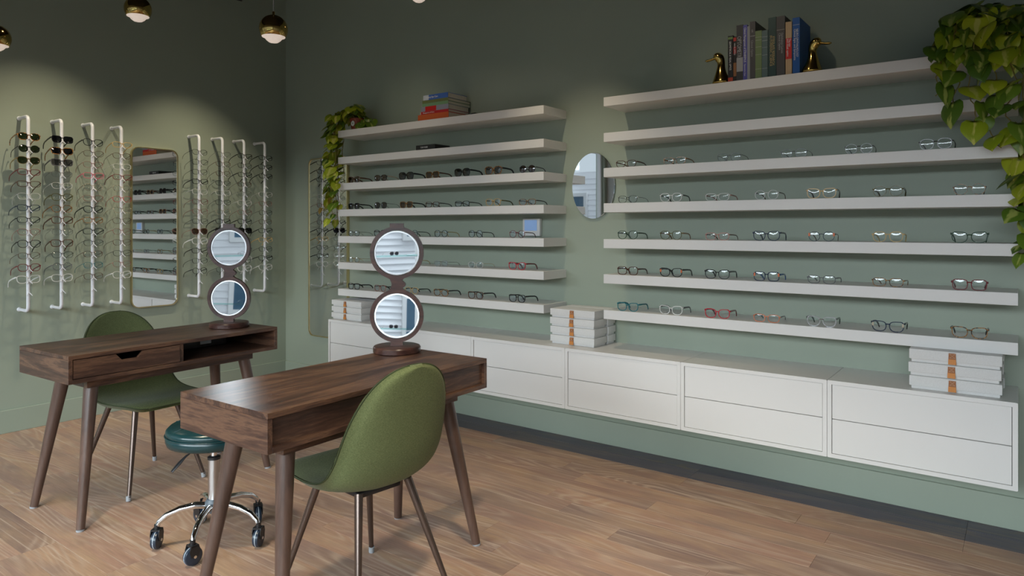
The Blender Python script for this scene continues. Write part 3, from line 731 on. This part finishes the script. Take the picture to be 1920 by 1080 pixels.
# ------------------------------------------------------------------ small wall panel and black case
t = thing('wall_panel', 'small white square wall panel with pale blue screen, above fifth shelf', 'control panel', (2.665, 0, 1.319))
obj('panel_housing', bx(NB(), -.068, -.028, -.057, .068, -.0005, .057, .005, 2), M_WHITE, t, smooth=40)
M_SCR = mat('blue_screen', (.25, .38, .62), .15, Emission_Color=(.30, .48, .85, 1), Emission_Strength=.22)
sc = obj('screen', bx(NB(), -.052, -.0292, -.022, .046, -.0275, .048), M_SCR, t); sc['label'] = 'pale blue screen'
t = thing('black_case', 'flat black case with small white lettering on the left unit', 'case', (1.915, -.165, SZ[1]+.0004), math.radians(-1))
obj('case_body', bx(NB(), -.092, -.070, 0, .092, .085, .036, .003), M_BLACK, t)
M_WTXT = mat('white_print', (.75, .75, .75), .5); M_GTXT = mat('gold_print', (.55, .42, .18), .4); M_GREYTXT = mat('grey_print', (.42, .42, .42), .5)
text('lettering', 'TOM FORD', .017, M_WTXT, t, (-.045, -.0703, .018), FACE, .07)

# ------------------------------------------------------------------ books
M_PAGE = fabric('paper_pages', (.62, .57, .46), (.78, .73, .62))
_bm = {}
def bookmat(c):
    if c not in _bm: _bm[c] = mat('book_cloth', c, .45)
    return _bm[c]
def standing_book(x, w, h, d, c, label, txt=(), bands=(), rz=0, lean=0):
    t = thing('book', label, 'book', (x, -.238, SZ[0]+.0004), rz, 'books standing between the brass ducks')
    t.rotation_euler = (0, lean, rz)
    q = NB(); T = .0022
    bx(q, 0, 0, 0, w, T, h); bx(q, 0, T, 0, T, d, h); bx(q, w-T, T, 0, w, d, h)
    obj('cover', q, bookmat(c), t)
    obj('pages', bx(NB(), T, T, .003, w-T, d-.003, h-.003), M_PAGE, t)
    for z0, z1, bc in bands: obj('spine_band', bx(NB(), .0004, -.0006, z0*h, w-.0004, .0003, z1*h), bookmat(bc), t)
    for s, fx, top, ln, size, m_ in txt:
        text('lettering', s, size, m_, t, (fx*w, -.0012, top*h), SPINE, ln*h)
    return t
BK = [
 (4.036, .026, .237, .17, (.012, .012, .014), 'slim black paperback with green top, beside the left duck', [('GEOMETRICAL & VISUAL OPTICS', .45, .88, .62, .013, M_WTXT)], [(.92, .97, (.16, .25, .08)), (.02, .10, (.45, .05, .02))]),
 (4.0635, .0160, .228, .17, (.016, .012, .012), 'thin dark book with red top and brown lower spine', [('VISUAL OPTICS', .45, .86, .4, .009, M_WTXT)], [(.90, .98, (.45, .03, .02)), (.12, .42, (.25, .11, .04)), (.62, .78, (.30, .02, .02))]),
 (4.080, .033, .283, .20, (.045, .045, .048), 'charcoal textbook lettered OPTOMETRY with pale lower block', [('OPTOMETRY', .40, .80, .42, .030, M_GREYTXT)], [(.17, .42, (.32, .32, .33))]),
 (4.1135, .020, .279, .20, (.09, .09, .35), 'violet blue textbook on clinical management of strabismus', [('Clinical Management of STRABISMUS', .45, .95, .62, .015, M_WTXT), ('Optometric Care', .45, .30, .22, .009, M_WTXT)], []),
 (4.134, .0135, .270, .19, (.26, .27, .28), 'thin plain light grey book without lettering', [], []),
 (4.148, .0255, .290, .20, (.07, .066, .07), 'tall grey book with pale rule, right of the plain grey one', [('Clinical Optics', .40, .68, .40, .014, M_GREYTXT), ('LEE', .45, .86, .1, .010, M_GREYTXT)], [(.745, .752, (.45, .45, .45))]),
 (4.174, .031, .239, .17, (.15, .21, .09), 'short olive green clothbound book', [], [(.86, .866, (.5, .5, .45)), (.80, .806, (.5, .5, .45)), (.66, .664, (.5, .5, .45)), (.50, .504, (.5, .5, .45)), (.20, .204, (.5, .5, .45))]),
 (4.206, .0285, .236, .17, (.09, .14, .14), 'short slate teal clothbound book', [], [(.86, .866, (.5, .5, .5)), (.78, .786, (.5, .5, .5)), (.64, .644, (.5, .5, .5)), (.48, .484, (.5, .5, .5)), (.20, .204, (.5, .5, .5))]),
 (4.237, .038, .293, .20, (.022, .055, .052), 'tall dark teal book with gold lettering', [('EYEGLASS RESEARCH', .66, .68, .50, .015, M_GTXT), ('IN FORENSIC SCIENCE', .34, .70, .52, .015, M_GTXT)], []),
 (4.2765, .039, .292, .20, (.065, .060, .062), 'tall taupe book, thickest of the row, with thin rule', [('Ophthalmic Lenses', .68, .72, .36, .013, M_GREYTXT), ('Clinical Optics', .38, .72, .46, .014, M_GREYTXT)], [(.77, .775, (.45, .42, .38))]),
 (4.319, .029, .258, .17, (.48, .33, .19), 'tan book with a bright red band across the spine', [('The eye', .68, .68, .15, .015, M_WTXT), ('and visual optics', .36, .68, .36, .013, M_WTXT)], [(.30, .69, (.55, .02, .02))]),
 (4.3515, .033, .272, .205, (.005, .085, .33), 'bright blue textbook, rightmost, leaning against the row', [('NEURO-OPHTHALMOLOGY', .66, .80, .50, .014, M_WTXT), ('Clinical Signs and Symptoms', .33, .80, .55, .014, M_WTXT)], [(.87, .875, (.6, .6, .6))]),
]
for x, w, h, d, c, lab, tx, bands in BK: standing_book(x, w, h, d, c, lab, tx, bands)
def lying_book(x, y, z, w, d, h, c, label, rz=0, txt=None, tm=None, ts=.012, blocks=()):
    t = thing('book', label, 'book', (x, y, z), rz, 'books stacked on the left unit top shelf')
    q = NB(); T = .002
    bx(q, 0, 0, 0, w, d, T); bx(q, 0, 0, h-T, w, d, h); bx(q, 0, 0, T, w, T, h-T)
    obj('cover', q, bookmat(c), t); obj('pages', bx(NB(), .003, T, T, w-.004, d-.003, h-T), M_PAGE, t)
    for a, b, bc in blocks: obj('spine_band', bx(NB(), a*w, -.0006, .0008, b*w, .0003, h-.0008), bookmat(bc), t)
    if txt: text('lettering', txt, ts, tm, t, (w*.10, -.0012, h*.5), FACE, w*.75)
z = SZ[0]+.0004
for (x, w, d, h, c, lab, txt, tm, ts, bl) in [
 (1.850, .285, .20, .042, (.52, .10, .02), 'thick bright orange book at the bottom of the stack', None, None, .01, []),
 (1.872, .262, .215, .019, (.42, .015, .02), 'thin crimson book above the orange one', 'Management of Vision', M_WTXT, .012, [(0, .03, (.6, .5, .4))]),
 (1.880, .254, .215, .034, (.26, .27, .34), 'grey book with a red spine block, in the stack', None, None, .01, [(.16, .56, (.50, .01, .01))]),
 (1.892, .240, .235, .021, (.16, .30, .16), 'thin mid green book in the stack', None, None, .01, []),
 (1.892, .240, .235, .021, (.14, .17, .06), 'thin olive book below the blue one', None, None, .01, []),
 (1.902, .228, .20, .035, (.05, .13, .42), 'blue book with white print on top of the stack', 'Primary Eye Care', M_WTXT, .016, [(0, .22, (.5, .55, .6))])]:
    lying_book(x, -.240, z, w, d, h, c, lab, 0, txt, tm, ts, bl); z += h+.0003
t = thing('bookend', 'small dark block behind the lying books', 'bookend', (2.175, -.06, SZ[0]+.0003)); obj('block', bx(NB(), 0, 0, 0, .045, .045, .05, .003), M_BLACK, t)

# ------------------------------------------------------------------ brass duck bookends
def duck(loc, rz, label):
    t = thing('duck_bookend', label, 'bookend', loc, rz, 'brass duck head bookends')
    P = [(0, 0, 0), (0, 0, .012), (.002, 0, .03), (.006, 0, .052), (.006, 0, .075), (.004, 0, .095), (.004, 0, .112), (.010, 0, .126), (.020, 0, .135), (.030, 0, .139), (.040, 0, .138)]
    R = [.050, .049, .042, .031, .0225, .0185, .0195, .024, .0265, .024, .010]
    P = [(.0, 0, .0), (.0, 0, .010), (.001, 0, .028), (.004, 0, .050), (.004, 0, .078), (.002, 0, .100), (.003, 0, .118), (.008, 0, .134), (.018, 0, .146), (.030, 0, .148), (.042, 0, .143)]
    b = obj('duck_body', tube(NB(), P, R, 20), M_BRASS, t, smooth=True); md = b.modifiers.new('s', 'SUBSURF'); md.levels = 1; md.render_levels = 1
    q = tube(NB(), [(.030, 0, .143), (.046, 0, .139), (.062, 0, .135), (.078, 0, .133), (.088, 0, .1335)], [.014, .012, .0115, .0125, .005], 14, flat=.5)
    obj('bill', q, M_BRASS, t, smooth=True)
    for s in (-1, 1):
        q = NB(); bmesh.ops.create_icosphere(q, subdivisions=2, radius=.0042, matrix=Matrix.Translation((.026, s*.0215, .150))); obj('eye', q, M_BRASS, t, smooth=True)
        q = NB(); bmesh.ops.create_icosphere(q, subdivisions=2, radius=.010, matrix=Matrix.Translation((.030, s*.010, .140))); obj('cheek', q, M_BRASS, t, smooth=True)
    obj('weight_plate', lathe(NB(), [(.047, .0), (.047, .004), (.044, .006)], 24), M_BRASS, t, smooth=40)
duck((3.992, -.205, SZ[0]+.0004), PI, 'brass duck head bookend facing left, left end of the books')
duck((4.432, -.205, SZ[0]+.0004), 0, 'brass duck head bookend facing right, beside the blue book')

# ------------------------------------------------------------------ trailing plants
def leaf_mat(name, g1, g2, lime):
    m = mat(name, g1, .38, spec=.4, Subsurface_Weight=0.0); t = NT(m)
    tc = t.n('TexCoord'); sp = t.n('SeparateXYZ'); t.l(tc.outputs['Object'], sp.inputs[0])
    oi = t.n('ObjectInfo')
    n = t.noise(t.coords((30, 12, 1), rnd=True), 1.5, 2, .5)
    ax = t.math('ABSOLUTE', sp.outputs[0]); m1 = t.math('ADD', t.math('MULTIPLY', ax, 17), t.math('MULTIPLY', n, 1.05))
    base = t.ramp(oi.outputs['Random'], [(0, g1), (.5, g2), (1, g1)])
    mk = t.ramp(m1, [(.52, (1, 1, 1)), (.66, (0, 0, 0))])
    t.l(t.mix(mk, base, lime), t.b.inputs['Base Color']); return m
M_LEAFA = leaf_mat('lime_heart_leaf', (.22, .31, .012), (.42, .46, .022), (.58, .56, .12))
M_LEAFB = leaf_mat('green_heart_leaf', (.055, .12, .012), (.14, .23, .018), (.38, .42, .10))
M_LEAFD = leaf_mat('yellowed_leaf', (.55, .30, .03), (.45, .32, .05), (.62, .45, .08))
M_VINE = mat('olive_vine', (.22, .17, .035), .6); M_POT = mat('terracotta_plastic', (.24, .045, .018), .55); M_SOIL = mat('potting_soil', (.03, .02, .012), .95)
def leaf_mesh(L=1.0):
    # heart leaf: stalk joins at origin, tip at -y; midrib folded, sides drooping
    q = NB(); prof = [(0.10, .0), (.03, .26), (-.10, .43), (-.26, .485), (-.44, .455), (-.60, .36), (-.76, .22), (-.90, .09), (-1.02, .0)]
    mid = [q.verts.new((0, 0.0 if i == 0 else y_, -.04*abs(y_)-.14*y_*y_)) for i, (y_, w_) in enumerate(prof)]
    for sd in (-1, 1):
        ed = [None]*len(prof); hf = [None]*len(prof)
        for i, (y_, w_) in enumerate(prof):
            if 0 < i < len(prof)-1:
                hf[i] = q.verts.new((sd*w_*.55, y_+(.02 if i < 3 else 0), .07*w_-.04*abs(y_)-.14*y_*y_)); ed[i] = q.verts.new((sd*w_, y_+(.07 if i < 3 else 0), .02*w_-.06*w_-.04*abs(y_)-.14*y_*y_))
        for i in range(1, len(prof)-2):
            q.faces.new((mid[i], mid[i+1], hf[i+1], hf[i])); q.faces.new((hf[i], hf[i+1], ed[i+1], ed[i]))
        q.faces.new((mid[0], mid[1], hf[1])); q.faces.new((mid[0], hf[1], ed[1]))
        k = len(prof)-2; q.faces.new((mid[k], mid[k+1], hf[k])); q.faces.new((hf[k], mid[k+1], ed[k]))
    bmesh.ops.scale(q, vec=(L, L, L), verts=q.verts)
    return mesh_of(q, 'leaf', True)
LEAF = [leaf_mesh(.100), leaf_mesh(.082), leaf_mesh(.062)]
def add_leaf(t, p, m, big, out=None, pitch=None):
    """p = stalk point; the blade hangs tip down and outward"""
    az = out if out is not None else random.uniform(0, 2*PI)
    pt = math.radians(pitch if pitch is not None else random.uniform(20, 80))
    me = LEAF[big]
    # leaf tip direction: horizontal azimuth az, dropped by pt
    M = Matrix.Rotation(az+PI/2, 4, 'Z') @ Matrix.Rotation(pt, 4, 'X') @ Matrix.Rotation(random.uniform(-.5, .5), 4, 'Y')
    o = inst('leaf', me, m, t); o.matrix_basis = Matrix.Translation(p) @ M @ Matrix.Scale(random.uniform(.8, 1.12), 4)
    return o
def vine(t, pts, leafmat, step, size, outaz=-PI/2, spread=1.1, skip=0):
    pts = [Vector(p) for p in pts]
    F_ = []
    n = len(pts)
    for i in range(n-1):
        p0, p1, p2, p3 = pts[max(i-1, 0)], pts[i], pts[i+1], pts[min(i+2, n-1)]
        for k in range(5):
            u = k/5; F_.append(.5*((2*p1)+(p2-p0)*u+(2*p0-5*p1+4*p2-p3)*u*u+(3*p1-p0-3*p2+p3)*u**3))
    F_.append(pts[-1])
    F_ = [p+Vector((random.uniform(-.004, .004),)*3) for p in F_]
    obj('vine', tube(NB(), F_, .0022, 5), M_VINE, t, smooth=True)
    d = 0; nxt = skip
    for a, b in zip(F_, F_[1:]):
        d += (b-a).length
        if d > nxt:
            nxt = d+step*random.uniform(.7, 1.3)
            az = outaz+random.uniform(-spread, spread)
            st = b+Vector((math.cos(az)*.03, math.sin(az)*.03, random.uniform(.0, .022)))
            obj('leaf_stalk', tube(NB(), [b, (b+st)/2+Vector((0, 0, .010)), st], .0013, 4), M_VINE, t)
            add_leaf(t, st, random.choice(leafmat), random.choice(size), az)
def pot(t, r, h):
    p = obj('pot', lathe(NB(), [(0, 0), (r*.74, 0), (r*.76, .002), (r*.95, h*.80), (r, h*.80), (r*1.02, h), (r*.93, h), (r*.90, h*.86), (0, h*.86)], 28), M_POT, t, smooth=35)
    obj('soil', lathe(NB(), [(0, h*.87), (r*.9, h*.87)], 24), M_SOIL, t)
    return p
random.seed(21)
T1 = thing('trailing_plant', 'trailing heart-leaf plant in red pot on the left unit top shelf', 'plant', (1.115, -.150, SZ[0]+.0004))
p_ = pot(T1, .056, .098)
lb = obj('pot_label', lathe(NB(), [(0, 0), (.020, 0), (.020, .0012), (0, .0012)], 24, M=Matrix.Rotation(PI/2, 4, 'X')), mat('round_white_label', (.62, .62, .58), .5), p_, (.012, -.0535, .055)); lb['label'] = 'round white label'
text('lettering', 'W', .014, mat('label_green', (.05, .12, .08), .5), p_, (.012, -.0562, .055), FACE, al='CENTER')
tz = .098
for k in range(46):      # crown above the pot, opening to the left
    a = random.uniform(0, 2*PI); r = random.uniform(.02, .10)
    px, py, pz = r*math.cos(a)-.03, r*math.sin(a)*.6-.02, tz+random.uniform(.01, .075)*(1-r*4)+.02
    if px > .0 and py < -.02: pz += .03
    add_leaf(T1, (px, py, pz), random.choice([M_LEAFA, M_LEAFA, M_LEAFB]), random.choice([0, 1, 1]), a, random.uniform(5, 60))
for k in range(9): add_leaf(T1, (.06+random.uniform(0, .07), random.uniform(-.03, .05), random.uniform(.03, .11)), M_LEAFB, random.choice([1, 2]), random.uniform(-1.2, .6), random.uniform(20, 75))
for dx, dy, L, wig in ((-.135, -.02, .34, .0), (-.155, -.07, .52, .03), (-.125, -.125, .44, -.01), (-.115, -.14, .62, -.02), (-.175, .01, .26, .0), (-.13, -.10, .66, .02), (-.105, -.135, .36, .03)):
    pts = [(-.01, 0, tz-.01), (-.05, dy*.5, tz+.035), (dx*.85, dy*.9, tz-.0), (dx, dy, -.06), (dx-.008+wig, dy-.004, -.06-L*.35), (dx+wig*.4, dy, -.06-L*.7), (dx+.012+wig, dy-.005, -.06-L)]
    vine(T1, pts, [M_LEAFA, M_LEAFA, M_LEAFB], .042, [0, 1, 1, 2], -PI*.62, 1.3, .10)
vine(T1, [(-.09, -.13, -.45), (-.11, -.14, -.52), (-.14, -.145, -.585), (-.22, -.15, -.615)], [M_LEAFD], .07, [2], -2.6, .5, .06)
random.seed(33)
T2 = thing('trailing_plant', 'large trailing heart-leaf plant at the right end of the top shelf', 'plant', (5.115, -.150, SZ[0]+.0004))
pot(T2, .070, .115); tz = .115
for k in range(64):
    a = random.uniform(0, 2*PI); r = random.uniform(.02, .15)
    px, py, pz = r*math.cos(a), max(-.16, r*math.sin(a)*.8-.02), tz+.11-r*.65+random.uniform(-.04, .02)
    py = min(py, .09)
    add_leaf(T2, (px, py, pz), random.choice([M_LEAFA, M_LEAFB, M_LEAFB]), random.choice([0, 0, 1]), a, random.uniform(5, 65))
for k in range(16):      # leaves hanging in front of the pot
    add_leaf(T2, (random.uniform(-.11, .10), random.uniform(-.135, -.085), random.uniform(.04, .15)), random.choice([M_LEAFA, M_LEAFB]), random.choice([0, 1]), -PI/2+random.uniform(-.8, .8), random.uniform(35, 80))
for k in range(22):      # a skirt of leaves over the shelf edge
    px = random.uniform(-.17, .16); add_leaf(T2, (px, -.15+random.uniform(-.05, .02), random.uniform(-.04, .13)), random.choice([M_LEAFA, M_LEAFB]), random.choice([0, 1]), -PI/2+random.uniform(-.9, .9), random.uniform(35, 85))
for dx, dy, L, wig in ((-.10, -.145, .20, .02), (-.03, -.16, .30, -.02), (.03, -.15, .36, .03), (.085, -.15, .30, .03), (.135, -.12, .62, .0), (.15, -.06, .74, .01), (.14, -.02, .55, .02), (.155, -.10, .80, -.01), (-.145, -.14, .12, -.02)):
    pts = [(dx*.2, dy*.2, tz), (dx*.6, dy*.6, tz+.05), (dx*.95, dy*.95, tz-.02), (dx, dy-.01, -.06), (dx+wig, dy-.012, -.06-L*.4), (dx-wig*.4, dy-.006, -.06-L*.7), (dx+wig, dy-.01, -.06-L)]
    vine(T2, pts, [M_LEAFA, M_LEAFB, M_LEAFB], .068, [0, 0, 1], -PI*.5, 1.2, .12)

# ------------------------------------------------------------------ pendant lamps and track heads
M_BULB = mat('lit_diffuser', (.9, .85, .8), .4, Emission_Color=(1, .82, .70, 1), Emission_Strength=.42)
M_CORD = mat('braided_cord', (.45, .43, .42), .7)
M_PBRASS = mat('polished_brass', (.55, .38, .12), .07, 1)
def pendant(loc, label, r=.075):
    t = thing('pendant_lamp', label, 'pendant lamp', loc, 0, 'brass globe pendant lamps')
    q = NB(); zc = 0; prof = [(r*math.sin(a), r*math.cos(a)) for a in [math.radians(x_) for x_ in range(4, 126, 8)]]
    lathe(q, prof, 36); obj('globe', q, M_PBRASS, t, smooth=True)
    q = NB(); z0 = r*math.cos(math.radians(122)); rr = r*math.sin(math.radians(122))*.97
    lathe(q, [(rr, z0), (rr*.98, z0-.004), (rr*.78, z0-.008), (rr*.60, z0-.022), (rr*.38, z0-.032), (0, z0-.036)], 32); obj('diffuser', q, M_BULB, t, smooth=60)
    obj('cord_grip', lathe(NB(), [(.007, r-.003), (.0065, r+.018), (.004, r+.020)], 16), M_PBRASS, t, smooth=40)
    obj('cord', tube(NB(), [(0, 0, r+.018), (0, 0, CEIL-loc[2]-.03)], .0028, 8), M_CORD, t)
    obj('ceiling_canopy', lathe(NB(), [(.05, CEIL-loc[2]-.03), (.05, CEIL-loc[2]-.002)], 24), M_PBRASS, t, smooth=40)
    l = bpy.data.lights.new('bulb_light', 'SPOT'); l.energy = 2.5; l.color = (1, .8, .6); l.spot_size = math.radians(150); l.spot_blend = .6; l.shadow_soft_size = .03
    lo = bpy.data.objects.new('bulb_light', l); link(lo, t); lo.location = (0, 0, z0-.06)
pendant((1.987, -1.491, 2.392), 'brass globe pendant lamp nearest the room corner, fully in view')
pendant((1.02, -1.75, 2.615), 'brass globe pendant lamp left of the corner, cropped by the top edge')
pendant((2.276, -.672, 2.770), 'brass globe pendant lamp with only its lit bottom showing, right of corner')
pendant((.535, -2.31, 2.40), 'brass globe pendant lamp cut off by the left picture edge')

def track_head(i, loc, target, watts, cone):
    labs = ['black cylinder track light above the left wall rods, at the top edge']+['black cylinder ceiling track light aimed at '+s for s in ('the left rods', 'the gap between shelf units', 'the duck bookends', 'the left shelf unit', 'the front desk, unseen added floor fill', 'the open floor, unseen added fill')]
    t = thing('track_light', labs[i], 'track light', loc, 0, 'black ceiling track lights')
    d = (Vector(target)-Vector(loc)).normalized(); M = d.to_track_quat('-Z', 'Y').to_matrix().to_4x4()
    q = NB(); lathe(q, [(.030, 0), (.034, .0), (.034, .13), (.030, .135), (0, .135)], 24); lathe(q, [(.030, 0), (.028, .03), (0, .032)], 24)
    bmesh.ops.transform(q, matrix=M, verts=q.verts); obj('lamp_housing', q, M_BLACK, t, smooth=40)
    e = M @ Vector((0, 0, .09)); obj('stem', tube(NB(), [e, (e.x, e.y, e.z+.05), (e.x, e.y, CEIL-loc[2]-.02)], .008, 8), M_BLACK, t, smooth=40)
    obj('ceiling_mount', bx(NB(), e.x-.03, e.y-.06, CEIL-loc[2]-.025, e.x+.03, e.y+.06, CEIL-loc[2]-.001), M_BLACK, t)
    l = bpy.data.lights.new('spot_light', 'SPOT'); l.energy = watts; l.color = WARM; l.spot_size = math.radians(cone); l.spot_blend = 1.0; l.shadow_soft_size = .013 if i < 5 else .10
    lo = bpy.data.objects.new('spot_light', l); link(lo, t); lo.matrix_basis = Matrix.Translation(d*.01) @ M
for i, (a, b, w_, c_) in enumerate(SPOTS): track_head(i, a, b, w_, c_)

# ------------------------------------------------------------------ glass shelves in the shop window (seen in the desk mirrors)
for k, z in enumerate((1.00, 1.38)):
    o = obj('glass_shelf', bx(NB(), 1.2, ROOM_Y+.20, z, 6.9, ROOM_Y+.45, z+.010, .001), M_GSHELF); tag(o, ['lower', 'upper'][k]+' glass shelf across the shop window, seen in the desk mirrors', 'glass shelf', 'glass window shelves')
    for j in range(9):
        x = 1.6+j*.62+k*.2; sun = j % 3 == 0
        glasses((x, ROOM_Y+.30, z+.0104), PI+math.radians(random.uniform(-20, 20)), ['round', 'square', 'wire', 'cat-eye'][(j+k) % 4], ['black', 'tortoiseshell', 'gunmetal', 'navy', 'brown'][(j+2*k) % 5],
                M_SUN['black'] if sun else M_LENS, '%s pair from the left on the %s glass window shelf' % (ORD[j], ['lower', 'upper'][k]), 'sunglasses' if sun else 'glasses', 'eyewear on the glass window shelves')
    for j in range(6):
        o = obj('shelf_bracket', bx(NB(), 0, 0, 0, .02, .46, .012), M_STEEL, o if False else bpy.data.objects[['glass_shelf', 'glass_shelf.001'][k]], (1.25+j*1.1, ROOM_Y+.001, z-.0125))
